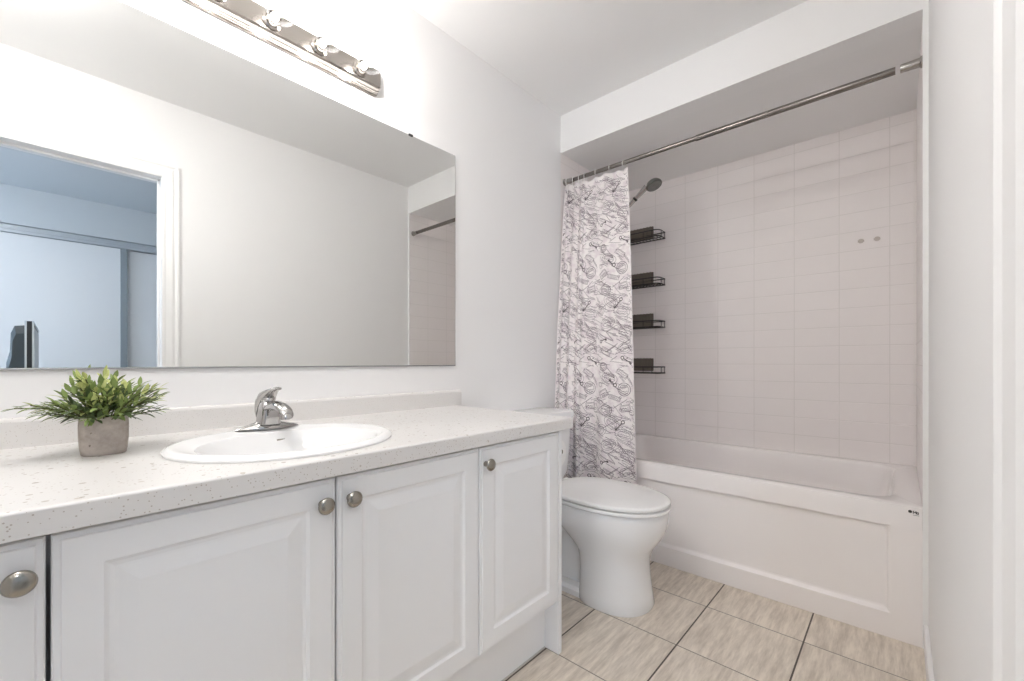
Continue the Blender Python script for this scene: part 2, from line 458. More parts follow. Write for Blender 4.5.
obj('stand', bm, M_tvblack, tv)

# ------------------------------------------------------------------ vanity cabinet
VX, VY0, VY1 = .595, YF+.002, 1.197
van = thing('vanity_cabinet', 'long white vanity cabinet with four raised-panel doors under the counter', 'cabinet', (.30, .40, 0))
bm = bmesh.new()
box(bm, .003, VX, VY0+.02, VY1-.02, .182, .197)                  # bottom
box(bm, .003, .02, VY0+.02, VY1-.02, .197, .755)                # back
for y, xx in ((.012, VX-.05), (.811, VX)): box(bm, .02, xx, y-.009, y+.009, .197, .735)
box(bm, VX-.024, VX-.016, VY0+.02, VY1-.02, .70, .756)
box(bm, .003, VX+.014, VY0, -.352, .0, .757)
obj('carcass', bm, M_cab, van)
bm = bmesh.new(); box(bm, .003, .611, VY1-.018, VY1, 0, .757, .0012); obj('end_panel', bm, M_cab, van)
bm = bmesh.new(); box(bm, .535, .553, -.35, VY1-.018, 0, .182); obj('toe_kick', bm, M_cab, van)
bm = bmesh.new(); box(bm, .5532, .5560, -.35, VY1-.020, 0, .006, .001); obj('toe_seal', bm, mat('grey_seal', s2l(205, 203, 200), .6), van)
def knob(x, y, z, parent):
    bm = bmesh.new()
    lathe(bm, (x, y, z), (1, 0, 0), [(.0075, 0), (.0075, .002), (.0055, .005), (.0055, .011), (.009, .014), (.0145, .0175), (.0165, .0205), (.0165, .0225), (.0145, .0255), (.009, .0275), (.003, .0283)], 28)
    obj('knob', bm, M_nickel, parent, smooth=True)
def door(y0, y1, z0, z1, ky, kz, m=.052):
    bm = bmesh.new(); xf, xb = .615, .5965
    mp = lambda u, v, d: Vector((d, u, v))
    rings = [(y0, y1, z0, z1, xb), (y0, y1, z0, z1, xf-.006), (y0+.002, y1-.002, z0+.002, z1-.002, xf-.003), (y0+.008, y1-.008, z0+.008, z1-.008, xf-.0028), (y0+.010, y1-.010, z0+.010, z1-.010, xf)]
    for e, d in ((0, 0), (.006, -.0045), (.012, -.0055), (.016, -.005), (.036, -.0008), (.040, 0)):
        rings.append((y0+m+e, y1-m-e, z0+m+e, z1-m-e, xf+d))
    panel(bm, mp, rings)
    d = obj('door', bm, M_cab, van)
    knob(xf, ky, kz, d)
door(-.350, .0095, .181, .7505, -.0135, .704)
door(.0145, .409, .181, .7505, .380, .704)
door(.413, .8095, .181, .7505, .438, .704)
door(.8125, 1.1755, .181, .7505, .832, .704)

# ------------------------------------------------------------------ countertop with sink hole
CTZ, CFX, CY1 = .795, .632, 1.235
SX, SY, SA, SB = .382, .409, .213, .240
top = bmesh.new()
prof = [(.003, .757), (CFX-.003, .757), (CFX-.001, .7575), (CFX, .759)]
for i in range(7):
    a = PI/2*i/6; prof.append((CFX-.005+.005*math.cos(a), CTZ-.005+.005*math.sin(a)))
prof.append((.003, CTZ))
rings = []
for y, s in ((YF+.001, 0), (CY1-.003, 0), (CY1-.001, .001), (CY1, .003)):
    rings.append([Vector((max(.003, x-s), y, z+(s if z < .776 else -s))) for x, z in prof])
loft(top, rings)
me = bpy.data.meshes.new('countertop'); bmesh.ops.recalc_face_normals(top, faces=top.faces[:]); top.to_mesh(me); top.free()
me.materials.append(M_counter)
ct = bpy.data.objects.new('countertop', me); COL.objects.link(ct)
cb = bmesh.new(); loft(cb, [ell(SX+.004, SY, SA-.02, SB-.02, .70, 64), ell(SX+.004, SY, SA-.02, SB-.02, .85, 64)])
cme = bpy.data.meshes.new('cut'); bmesh.ops.recalc_face_normals(cb, faces=cb.faces[:]); cb.to_mesh(cme); cb.free()
cut = bpy.data.objects.new('cut', cme); COL.objects.link(cut)
md = ct.modifiers.new('b', 'BOOLEAN'); md.object = cut; md.operation = 'DIFFERENCE'; md.solver = 'EXACT'
dg = bpy.context.evaluated_depsgraph_get(); dg.update()
nm = bpy.data.meshes.new_from_object(ct.evaluated_get(dg))
ct.modifiers.clear(); ct.data = nm; bpy.data.objects.remove(cut)
tag(ct, 'long speckled off-white countertop on the vanity cabinet', 'countertop')
bm = bmesh.new()
bp = [(.0015, CTZ), (.0205, CTZ), (.0205, .852), (.0185, .858), (.014, .861), (.0015, .861)]
loft(bm, [[Vector((x, y, z if (s == 0 or z < .84) else z-s)) for x, z in bp] for y, s in ((YF+.001, 0), (1.262, 0), (1.266, .004))])
bs = obj('backsplash', bm, M_counter, ct)

# ------------------------------------------------------------------ oval sink
sink = thing('sink', 'white oval drop-in basin set into the speckled countertop', 'sink', (SX, SY, CTZ))
bm = bmesh.new(); R = []
BXc, BA, BB = SX+.028, .155, .188
for e, z in ((0, .7955), (-.001, .800), (.003, .8045), (.009, .807), (.016, .8075), (.024, .8055)):
    R.append(ell(SX, SY, SA-e, SB-e, z, 72))
for a, b, z, dx in ((BA+.012, BB+.012, .804, 0), (BA+.004, BB+.004, .802, 0), (BA, BB, .796, 0), (BA-.008, BB-.008, .775, 0), (BA-.022, BB-.024, .735, 0), (BA-.05, BB-.056, .700, -.003), (BA-.09, BB-.11, .684, -.006), (.022, .022, .679, -.010)):
    R.append(ell(BXc+dx, SY, a, b, z, 72))
loft(bm, R, False, True)
R2 = [ell(BXc, SY, BA+.004, BB+.004, .785, 72), ell(BXc, SY, BA-.014, BB-.016, .728, 72), ell(BXc, SY, BA-.044, BB-.05, .69, 72), ell(BXc, SY, .03, .03, .668, 72)]
obj('basin', bm, M_porc, sink, smooth=True)
bm = bmesh.new(); lathe(bm, (BXc-.010, SY, .679), (0, 0, 1), [(.021, 0), (.021, .002), (.016, .003), (.014, .001), (.004, .002)], 24); obj('drain', bm, M_chrome, sink, smooth=True)
bm = bmesh.new(); box(bm, BXc-BA+.0035, BXc-BA+.0075, SY+.012, SY+.034, .7795, .7835, .001); obj('overflow_slot', bm, M_nickel, sink)

# ------------------------------------------------------------------ faucet
FX, FY, FZ = .203, .419, .8076
fa = thing('faucet', 'chrome single-lever faucet on the back rim of the oval sink', 'faucet', (FX, FY, FZ))
bm = bmesh.new(); R = []
for e, z in ((0, 0), (0, .004), (.002, .008), (.008, .014), (.016, .019), (.022, .021)):
    ring = []
    for i in range(48):
        t_ = 2*PI*i/48; c, s = math.cos(t_), math.sin(t_)
        yy = (.078-e*1.4)*s; xx = (.030-e*.9)*c*(1-.45*(abs(s))**2.2)
        hz = z*(1-.55*abs(s)**2)
        ring.append(Vector((FX+xx, FY+yy, FZ+hz)))
    R.append(ring)
loft(bm, R); obj('base', bm, M_chrome, fa, smooth=True)
bm = bmesh.new(); R = []       # body tapering block
for hx0, hx1, hy, z in ((-.024, .030, .026, .012), (-.022, .030, .024, .030), (-.018, .030, .022, .050), (-.014, .026, .020, .066), (-.008, .018, .015, .074)):
    R.append(rrect(FX+hx0, FX+hx1, FY-hy, FY+hy, min(.012, hy*.7), FZ+z))
loft(bm, R); obj('body', bm, M_chrome, fa, smooth=True)
bm = bmesh.new()               # spout: broad, domed, drooping
R = []
for k, (px, pz, hw, hh) in enumerate(((.000, .040, .019, .018), (.035, .050, .019, .019), (.070, .055, .0185, .018), (.100, .054, .018, .016), (.122, .049, .017, .013), (.137, .041, .014, .009), (.144, .034, .007, .004))):
    ring = []
    for i in range(20):
        a = 2*PI*i/20; c, s = math.cos(a), math.sin(a)
        ring.append(Vector((FX+px, FY+hw*c, FZ+pz+.004+(hh*s if s > 0 else hh*.2*s))))
    R.append(ring)
loft(bm, R); sp = obj('spout', bm, M_chrome, fa, smooth=True)
bm = bmesh.new(); lathe(bm, (FX+.120, FY, FZ+.052), (0, 0, -1), [(.012, 0), (.012, .018), (.009, .019)], 18); obj('aerator', bm, M_chrome, sp, smooth=True)
bm = bmesh.new()               # lever: curved blade rising from the body towards the front
R = []
for px, pz, hw, hh in ((-.030, .020, .018, .006), (-.030, .045, .023, .012), (-.022, .068, .025, .017), (-.004, .086, .023, .014), (.018, .096, .018, .009), (.042, .103, .014, .006), (.066, .108, .012, .005), (.078, .108, .006, .003)):
    R.append([Vector((FX+px-.4*hh*math.sin(2*PI*i/16), FY+hw*math.cos(2*PI*i/16), FZ+pz+hh*math.sin(2*PI*i/16))) for i in range(16)])
loft(bm, R); lv = obj('lever', bm, M_chrome, fa, smooth=True)
bm = bmesh.new(); lathe(bm, (FX+.002, FY, FZ+.070), (.05, 0, 1), [(.017, 0), (.017, .010), (.012, .016), (.004, .018)], 20); obj('cap', bm, M_chrome, fa, smooth=True)

# ------------------------------------------------------------------ potted plant
PX, PY = .236, .096
pl = thing('potted_plant', 'bushy green artificial plant in a small concrete pot on the counter', 'plant', (PX, PY, CTZ))
bm = bmesh.new(); R = []
def prr(s, z): return ell(PX, PY, .034*s, .0385*s, z, 40, 3.2)
for s, z in ((.84, 0), (.90, .002), (.95, .012), (.99, .035), (.995, .06), (.97, .074), (.95, .077), (.90, .077), (.88, .070), (.87, .062)):
    R.append(prr(s, CTZ+z))
loft(bm, R); obj('pot', bm, M_conc, pl, smooth=True)
bm = bmesh.new(); loft(bm, [prr(.868, CTZ+.060), prr(.868, CTZ+.066), prr(.5, CTZ+.070)]); obj('moss', bm, M_soil, pl)
bm = bmesh.new()
def leaf(p, d, up, L, W, mi):
    d = d.normalized(); s = d.cross(up).normalized(); n = s.cross(d).normalized()
    prof = [(0, .06), (.18, .55), (.42, 1), (.7, .78), (.88, .38), (1, 0)]
    lo = []; 
    prev = None
    for t_, wd in prof:
        c = p+d*L*t_-n*L*.22*t_*t_
        a = bm.verts.new(c+s*W*wd/2+n*W*.12*wd); b = bm.verts.new(c-n*W*.05*wd); e = bm.verts.new(c-s*W*wd/2+n*W*.12*wd)
        if prev:
            for q0, q1, q2, q3 in ((prev[0], prev[1], b, a), (prev[1], prev[2], e, b)):
                f = bm.faces.new((q0, q1, q2, q3)); f.material_index = mi; f.smooth = True
        prev = (a, b, e)
def sprig(az, el, L, curve, start, dens=1.0, leafs=1.0):
    d0 = Vector((math.cos(az)*math.cos(el), math.sin(az)*math.cos(el), math.sin(el)))
    pts = []
    p = Vector(start); d = d0.copy(); n = 9
    for i in range(n+1):
        pts.append(p.copy()); d = (d+Vector((0, 0, -curve/n))+Vector((random.uniform(-.05, .05),)*3)).normalized(); p = p+d*L/n
    f0 = len(bm.faces); tube(bm, pts, [.0011]*(n+1), 5)
    for f in bm.faces[f0:]: f.material_index = 3
    m = int(14*dens)
    for k in range(m):
        t_ = .22+.78*k/(m-1); i = min(int(t_*n), n-1); fr = t_*n-i
        q = pts[i].lerp(pts[i+1], fr); dd = (pts[i+1]-pts[i]).normalized()
        a = k*2.4+random.uniform(-.4, .4); u = dd.orthogonal().normalized(); v = dd.cross(u)
        out = u*math.cos(a)+v*math.sin(a)
        ld = dd*.85+out*.75*(1-.5*t_)
        h = q.z-CTZ
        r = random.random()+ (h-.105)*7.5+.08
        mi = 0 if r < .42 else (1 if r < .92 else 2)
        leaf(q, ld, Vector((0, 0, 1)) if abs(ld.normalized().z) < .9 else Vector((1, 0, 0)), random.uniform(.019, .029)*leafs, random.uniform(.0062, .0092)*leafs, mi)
for i in range(50):
    az = i*2.39996; fr = (i+.5)/50; el = math.radians(82-56*fr+random.uniform(-6, 6))
    rr_ = .024*math.sqrt(fr)
    sprig(az, el, random.uniform(.070, .100)*(1-.05*fr), .35, (PX+rr_*math.cos(az), PY+rr_*math.sin(az), CTZ+.066))
sprig(-PI/2-.05, math.radians(34), .108, .75, (PX, PY-.02, CTZ+.072), 1.1, .85)
sprig(-PI/2+.2, math.radians(34), .092, .3, (PX+.006, PY-.02, CTZ+.070))
sprig(PI/2+.1, math.radians(46), .100, .35, (PX+.006, PY+.01, CTZ+.070))
sprig(PI/2-.3, math.radians(34), .088, .2, (PX+.006, PY+.01, CTZ+.070))
for v_ in bm.verts:
    if v_.co.x < .03: v_.co.x = .03+(v_.co.x-.03)*.1
    v_.co.z = max(v_.co.z, CTZ+.035)
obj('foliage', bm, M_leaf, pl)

# ------------------------------------------------------------------ wall mirror
MY0, MY1, MZ0, MZ1 = -.28, 1.243, .970, 1.893
mi = thing('wall_mirror', 'large frameless mirror on the wall above the vanity counter', 'mirror', (.0, .483, MZ0))
bm = bmesh.new(); box(bm, .0015, .0055, MY0, MY1, MZ0, MZ1); obj('glass_edge', bm, M_medge, mi)
bm = bmesh.new(); vs = [bm.verts.new(p) for p in ((.0058, MY0+.001, MZ0+.001), (.0058, MY1-.001, MZ0+.001), (.0058, MY1-.001, MZ1-.001), (.0058, MY0+.001, MZ1-.001))]
bm.faces.new(vs); ob = obj('mirror_glass', bm, M_mirror, mi)
for y, z in ((1.01, MZ1), (-.05, MZ1)):
    bm = bmesh.new(); box(bm, .001, .009, y-.009, y+.009, z-.004, z+.004, .001); obj('clip', bm, M_rub, mi)
bm = bmesh.new(); box(bm, .001, .0078, MY0, MY1, MZ0-.0035, MZ0-.0001, .0008); tag(obj('bottom_channel', bm, mat('grey_channel', s2l(170, 170, 172), .4, .6), mi), 'thin grey metal channel')

# ------------------------------------------------------------------ vanity light bar
LY0, LY1, LZ = .125, .860, 2.026
lt = thing('vanity_light', 'chrome light bar with clear round bulbs mounted above the mirror', 'light', (0, (LY0+LY1)/2, LZ))
bm = bmesh.new()
pr = [(.001, -.050), (.007, -.050), (.009, -.048), (.009, -.0455), (.013, -.044), (.0135, -.0415), (.019, -.040), (.0195, -.037), (.027, -.0345), (.034, -.033), (.038, -.030)]
pr = pr+[(x, -z) for x, z in pr[::-1]]
def lring(y, ins):
    return [Vector((max(.001, x-(ins*.5 if x > .03 else 0)), y, LZ+z*(1-ins*14))) for x, z in pr]
e = [(0, .012), (.001, .008), (.004, .004), (.009, .0015), (.016, 0)]
loft(bm, [lring(LY0+a, i) for a, i in e]+[lring(LY1-a, i) for a, i in e[::-1]])
obj('back_bar', bm, M_barm, lt, smooth=True)
core_prof = [(.0015, -.022), (.009, -.019), (.014, -.012), (.0165, 0), (.014, .012), (.009, .019), (.0015, .022)]
for k in range(5):
    y = .195+.145*k
    bm = bmesh.new()
    lathe(bm, (.0375, y, LZ), (1, 0, 0), [(.027, 0), (.027, .003), (.024, .005), (.0205, .007), (.0205, .024), (.019, .026), (.0165, .026), (.0165, .010)], 28, True, True)
    obj('socket', bm, M_barm, lt, smooth=True)
    bm = bmesh.new(); prof = [(.0135, .055), (.0135, .068)]
    Rb = .0455; cx = .068+.0425
    a0 = math.asin(.0135/Rb)
    for i in range(15):
        a = a0+(PI-a0)*i/14; prof.append((max(.0006, Rb*math.sin(a)), cx-.0+-Rb*math.cos(a)))
    lathe(bm, (0, y, LZ), (1, 0, 0), prof, 32, False, False)
    bu = obj('bulb', bm, M_glass, lt, smooth=True)
    bm = bmesh.new(); lathe(bm, (.040, y, LZ), (1, 0, 0), [(.0125, 0), (.0125, .022), (.0095, .026), (.004, .028), (.003, .046)], 16); obj('lamp_base', bm, M_white, bu, smooth=True)
    bm = bmesh.new(); lathe(bm, (cx-.002, y, LZ), (0, 0, 1), core_prof, 12); obj('filament', bm, M_core, bu, smooth=True)
M_core.node_tree.nodes['Emission'].inputs[1].default_value = BULB*8.5

# ------------------------------------------------------------------ bathtub
tb = thing('bathtub', 'white alcove bathtub with recessed front panel below the tiled wall', 'bathtub', (.76, 2.43, 0))
bm = bmesh.new(); HT = .482; x0, x1 = .002, AR-.001
R = []
def orr(e, z, r=.004): return rrect(x0+0, x1-0, YT+.001+e, YB-.001, r, z, 8)
R.append(orr(.0, .4035)); R.append(orr(0, .468)); R.append(orr(.004, .478)); R.append(orr(.014, HT))
for (a, b, c, d, r, z) in ((.075, 1.450, YT+.062, YB-.052, .10, HT), (.080, 1.444, YT+.067, YB-.057, .10, HT-.004), (.085, 1.440, YT+.070, YB-.060, .10, HT-.014),
                           (.11, 1.425, YT+.085, YB-.075, .11, .38), (.17, 1.405, YT+.10, YB-.09, .12, .24), (.23, 1.385, YT+.12, YB-.11, .12, .15), (.28, 1.35, YT+.16, YB-.15, .11, .125), (.5, 1.2, YT+.3, YB-.3, .06, .12)):
    R.append(rrect(a, b, c, d, r, z, 8))
loft(bm, R, False, True); obj('tub_shell', bm, M_tub, tb, smooth=True)
bm = bmesh.new()
mp = lambda u, v, d: Vector((u, d, v))
rg = [(x0, x1, 0, .4035, YT+.05), (x0, x1, 0, .4035, YT+.002), (x0+.002, x1-.002, .002, .4035, YT+.001)]
rg += [(.10, 1.438, .088, .4015, YT+.001), (.106, 1.432, .092, .4005, YT+.004), (.112, 1.427, .100, .4000, YT+.0125), (.118, 1.421, .106, .3995, YT+.0145)]
panel(bm, mp, rg); obj('front_apron', bm, M_tub, tb)
# maker's sticker: printed marks only
bm = bmesh.new()
lathe(bm, (1.4885, YT+.001, .4632), (0, -1, 0), [(.0052, 0), (.0052, .0006)], 14)
def stroke(bm, pts, w, yy):
    for (a, b), (c, d) in zip(pts, pts[1:]):
        L = math.hypot(c-a, d-b) or 1; nx, nz = -(d-b)/L*w/2, (c-a)/L*w/2
        ex, ez = (c-a)/L*w*.3, (d-b)/L*w*.3
        loft(bm, [[Vector((a-ex+nx, y, b-ez+nz)), Vector((a-ex-nx, y, b-ez-nz)), Vector((c+ex-nx, y, d+ez-nz)), Vector((c+ex+nx, y, d+ez+nz))] for y in (yy, yy-.0006)])
g = []
for ox, pts in ((1.4965, ((0, .0), (0, .009), (.0035, .003), (.007, .009), (.007, 0))), (1.5055, ((0, 0), (0, .006), (.004, .006), (.004, 0), (0, 0)))):
    stroke(bm, [(ox+a, .4575+b) for a, b in pts], .002, YT+.001)
stroke(bm, [(1.496, .4525), (1.511, .4525)], .0012, YT+.001)
tag(obj('sticker', bm, mat('sticker_ink', s2l(55, 52, 50), .6), tb), "small dark printed maker's mark")
# two grey pads on the back wall
for x, which in ((1.313, 'left'), (1.376, 'right')):
    bm = bmesh.new(); R = [[Vector((x+.013*s*math.cos(2*PI*i/20)*(1+.15*math.sin(3*i)), YB-d, 1.602+.011*s*math.sin(2*PI*i/20))) for i in range(20)] for s, d in ((1, 0), (1, .0012), (.8, .002))]
    loft(bm, R)
    o = obj('adhesive_pad', bm, mat('grey_pad', s2l(188, 180, 174), .7), None, origin=(x, YB, 1.602))
    tag(o, 'small grey adhesive pad on the tiled back wall, %s one of the pair' % which, 'adhesive pad', 'adhesive pads on the tile')

# ------------------------------------------------------------------ curtain rod
RY, RZ = 2.083, 2.036
rod = thing('curtain_rod', 'chrome shower curtain rod spanning the tub alcove', 'rod', (.76, RY, RZ))
bm = bmesh.new(); lathe(bm, (.004, RY, RZ), (1, 0, 0), [(.0108, 0), (.0108, .75)], 20); obj('inner_tube', bm, M_rod, rod, smooth=True)
bm = bmesh.new(); lathe(bm, (.75, RY, RZ), (1, 0, 0), [(.0125, 0), (.0132, .002), (.0132, .70)], 20); obj('outer_tube', bm, M_rod, rod, smooth=True)
for x, s in ((AR, -1), (0, 1)):
    bm = bmesh.new(); lathe(bm, (x, RY, RZ), (s, 0, 0), [(.020, .0005), (.020, .004), (.0155, .008), (.0150, .035), (.0142, .055), (.0135, .058)], 24); obj('end_flange', bm, M_rod2, rod, smooth=True)

# ------------------------------------------------------------------ shower curtain
CZ0, CZ1 = .27, 2.009
NX, NZ = 260, 60
def fold(q, t):
    """plan position (x,y) at q in 0..1 across, t in 0 (top)..1 (hem)"""
    xr = .404+(.505-.404)*min(1, t*1.05)**.85
    q2 = q
    # tighter bunching at the wall end
    f = .34*q2/.45 if q2 < .45 else .34+.66*(q2-.45)/.55
    x = .008+(xr-.008)*f
    z = CZ1+(CZ0-CZ1)*t
    yb = RY-.004 if t <= 0 else RY-.004-(RY-1.987)*min(1, (CZ1-z)/(CZ1-.60))**.8
    if q2 < .45:
        ph = q2/.45*2*PI*3.0
        amp = .021*(1-.25*t)
        y = yb+amp*math.sin(ph)*(.7+.3*math.sin(q2*9)); x += .006*math.sin(2*ph); y -= .016*min(1, t*2)
    else:
        u = (q2-.45)/.55
        y = yb+(.011+.003*t)*math.sin(u*2*PI*1.5+PI*0)*(1-.2*u)+.004*math.sin(u*19+t*3)
    # pinch between rings at the top
    y += .006*math.exp(-t*14)*math.sin(q*2*PI*7.5)
    return x, y
def cz(q, t):
    top = CZ1-.012*math.exp(-t*9)*(.5-.5*math.cos(2*PI*7*q))*1.0
    return top+(CZ0-top)*t
tgrid = [[None]*(NX+1) for _ in range(NZ+1)]
for j in range(NZ+1):
    t_ = j/NZ
    for i in range(NX+1):
        q = i/NX; x, y = fold(q, t_); tgrid[j][i] = Vector((max(.008, x), y, cz(q, t_)))
# cloth width by arc length at mid height
mid = tgrid[NZ//2]; arc = [0]
for a, b in zip(mid, mid[1:]): arc.append(arc[-1]+(b-a).length)
CW = arc[-1]
def cloth_at(s, t, off):
    """s metres across the cloth from the free (right) edge, t metres from the top"""
    a = CW-s
    lo, hi = 0, NX
    while hi-lo > 1:
        m_ = (lo+hi)//2
        if arc[m_] <= a: lo = m_
        else: hi = m_
    fx = lo+(a-arc[lo])/max(1e-9, arc[lo+1]-arc[lo]); fz = t/(CZ1-CZ0)*NZ
    i = min(NX-1, max(0, int(fx))); j = min(NZ-1, max(0, int(fz))); u, v = fx-i, fz-j
    p00, p10, p01, p11 = tgrid[j][i], tgrid[j][i+1], tgrid[j+1][i], tgrid[j+1][i+1]
    p = p00*(1-u)*(1-v)+p10*u*(1-v)+p01*(1-u)*v+p11*u*v
    n = (p10-p00).cross(p01-p00)
    if n.length > 0: n.normalize()
    if n.y > 0: n = -n
    return p+n*off, n
bm = bmesh.new()
V = [[bm.verts.new(p) for p in row] for row in tgrid]
for j in range(NZ):
    for i in range(NX):
        f = bm.faces.new((V[j][i], V[j][i+1], V[j+1][i+1], V[j+1][i])); f.smooth = True
PW, PH = .205, .63
strokes = []   # (mat, width, [(s,t)...]) in pattern tile; +s runs to the left
rnd = random.Random(3)
def circ(cx, cy, r, n=18, rx=1): return [(cx+r*rx*math.cos(2*PI*i/n), cy+r*math.sin(2*PI*i/n)) for i in range(n+1)]
def rot(pts, cx, cy, a):
    c, s = math.cos(a), math.sin(a); return [(cx+x*c-y*s, cy+x*s+y*c) for x, y in pts]
def add(m, w_, pts): strokes.append((m, w_*(1.2 if w_ < .003 else 1.0), pts))
def key(cx, cy, a, L):
    add(2, .0046, rot([(L*.45, 0), (-L*.45, 0)], cx, cy, a)); add(2, .004, rot(circ(L*.5+.006, 0, .008, 12), cx, cy, a))
    add(2, .0045, rot([(-L*.45, 0), (-L*.45, .009)], cx, cy, a)); add(2, .0045, rot([(-L*.33, 0), (-L*.33, .007)], cx, cy, a))
    add(2, .009, rot([(-L*.5, -.002), (-L*.40, .002)], cx, cy, a))
def script(cx, cy, a, L, amp=.0035, m=1, w_=.0015):
    n = int(L/.0035); add(m, w_, rot([(-L/2+L*i/n, amp*math.sin(i*1.9+cx*50)*(.4+.6*rnd.random())) for i in range(n+1)], cx, cy, a))
def line(cx, cy, a, L, m=1, w_=.0016): add(m, w_, rot([(-L/2, 0), (L/2, 0)], cx, cy, a))
def rect(cx, cy, a, W_, H_, m=1, w_=.0018): add(m, w_, rot([(-W_/2, -H_/2), (W_/2, -H_/2), (W_/2, H_/2), (-W_/2, H_/2), (-W_/2, -H_/2)], cx, cy, a))
# coordinates: s to the left, t downwards -> "/" diagonal on the wall has a = +0.7
key(.085, .115, .75+PI/2+PI/2+.1, .052)      # ring up right
key(.035, .410, -.55, .050)
key(.160, .300, .35, .030)
key(.120, .520, 2.45, .034)
for k in range(0, 9, 2):
    a = .45+.04*rnd.uniform(-1, 1); line(.05+.013*k, .195+.011*k, -a, .10+.03*rnd.random())
    script(.055+.012*k, .20+.011*k, -a, .09)
for cx, cy, r in ((.055, .555, .033), (.15, .035, .028), (.165, .44, .022)):
    add(1, .0024, circ(cx, cy, r, 22)); add(1, .0016, circ(cx, cy, r*.72, 18))
    for k in (-1, 1): script(cx, cy+k*r*.3, .1, r*1.1, .003)
for cx, cy, a, W_, H_ in ((.065, .475, -.6, .062, .026), (.15, .36, -.5, .055, .034), (.045, .265, -.35, .07, .03), (.165, .58, .5, .05, .036), (.105, .60, -.3, .06, .02), (.05, .02, .2, .05, .032)):
    rect(cx, cy, a, W_, H_); rect(cx, cy, a, W_-.009, H_-.009, 1, .0012)
    script(cx, cy, a, W_-.018, .0035)
for cx, cy, rx, a in ((.06, .155, 1.7, -.2), (.14, .21, 1.5, .4), (.12, .10, 1.6, -.7), (.05, .345, 1.4, .2), (.13, .50, 1.5, -.3), (.18, .14, 1.3, .8)):
    for r in (.027, .018): add(1, .0015, rot([(x*rx, y) for x, y in circ(0, 0, r, 20)], cx, cy, a))
    script(cx, cy, a, .05, .004)
for k in range(84):
    cx, cy = rnd.uniform(0, PW), rnd.uniform(0, PH); a = -rnd.choice((.45, .5, .2, .9, -.3))+rnd.uniform(-.1, .1)
    script(cx, cy, a, rnd.uniform(.03, .075), rnd.uniform(.002, .0045))
    if k % 3 == 0: script(cx, cy+.009, a, rnd.uniform(.03, .06), .0042, 1, .0018)
for k in range(34):
    cx, cy = rnd.uniform(0, PW), rnd.uniform(0, PH); line(cx, cy, -rnd.choice((.5, .9, -.6, .15)), rnd.uniform(.03, .10), 1, .002)
for k in range(12):
    cx, cy = rnd.uniform(0, PW), rnd.uniform(0, PH); add(1, .0016, circ(cx, cy, rnd.uniform(.006, .013), 10))
for k in range(10):
    cx, cy = rnd.uniform(0, PW), rnd.uniform(0, PH); add(2, .005, rot([(-.002, 0), (.002, 0)], cx, cy, 1))
H = CZ1-CZ0
for a in range(-1, int(CW/PW)+2):
    for b in range(-1, int(H/PH)+2):
        for m_, w_, pts in strokes:
            # resample
            P_ = []
            for (p, q) in zip(pts, pts[1:]):
                L = math.hypot(q[0]-p[0], q[1]-p[1]); n = max(1, int(L/.009))
                for k in range(n): P_.append((p[0]+(q[0]-p[0])*k/n, p[1]+(q[1]-p[1])*k/n))
            P_.append(pts[-1])
            prev = None
            for i, (s, t_) in enumerate(P_):
                s2, t2 = s+a*PW, t_+b*PH-.02
                if not (.003 < s2 < CW-.003 and .02 < t2 < H-.006): prev = None; continue
                e = P_[min(i+1, len(P_)-1)]; f_ = P_[max(i-1, 0)]
                dx, dy = e[0]-f_[0], e[1]-f_[1]; L = math.hypot(dx, dy) or 1
                nx, ny = -dy/L*w_/2, dx/L*w_/2
                A = cloth_at(s2+nx, min(H-.002, t2+ny), .0007)[0]; B = cloth_at(s2-nx, t2-ny, .0007)[0]
                va, vb = bm.verts.new(A), bm.verts.new(B)
                if prev:
                    f = bm.faces.new((prev[0], prev[1], vb, va)); f.material_index = m_
                prev = (va, vb)
me = bpy.data.meshes.new('shower_curtain'); 
bmesh.ops.translate(bm, verts=bm.verts[:], vec=(-.25, -2.0, -CZ0)); bm.to_mesh(me); bm.free()
for m_ in (M_cloth, M_ink, M_inkd): me.materials.append(m_)
cu = bpy.data.objects.new('shower_curtain', me); COL.objects.link(cu); cu.location = (.25, 2.0, CZ0)
tag(cu, 'white shower curtain printed with grey keys, stamps and script, bunched to the left', 'shower curtain')
# rings: each hangs around the rod and through the top of the cloth
ring_q = [.03, .17, .31, .45, .60, .78, .945]
ring_lab = ['white curtain ring nearest the mirror wall', 'second white curtain ring counted from the mirror wall', 'third white curtain ring counted from the mirror wall',
            'middle one of the white curtain rings', 'fifth white curtain ring counted from the mirror wall', 'second white curtain ring from the free edge of the curtain', 'white curtain ring at the free edge of the curtain']
bm = bmesh.new()
tube(bm, [(0, .016*math.cos(2*PI*i/24), .006+(.0185 if math.sin(2*PI*i/24) > 0 else .045)*math.sin(2*PI*i/24)-.004) for i in range(24)], .0016, 8, closed=True)
ring0 = obj('curtain_ring', bm, M_white, None, smooth=True)
for i, q in enumerate(ring_q):
    o = ring0 if i == 0 else ring0.copy()
    if i: COL.objects.link(o)
    o.location = (fold(q, 0)[0], RY, RZ-.004)
    tag(o, ring_lab[i]+', hanging on the rod', 'curtain ring', 'white curtain rings on the rod')

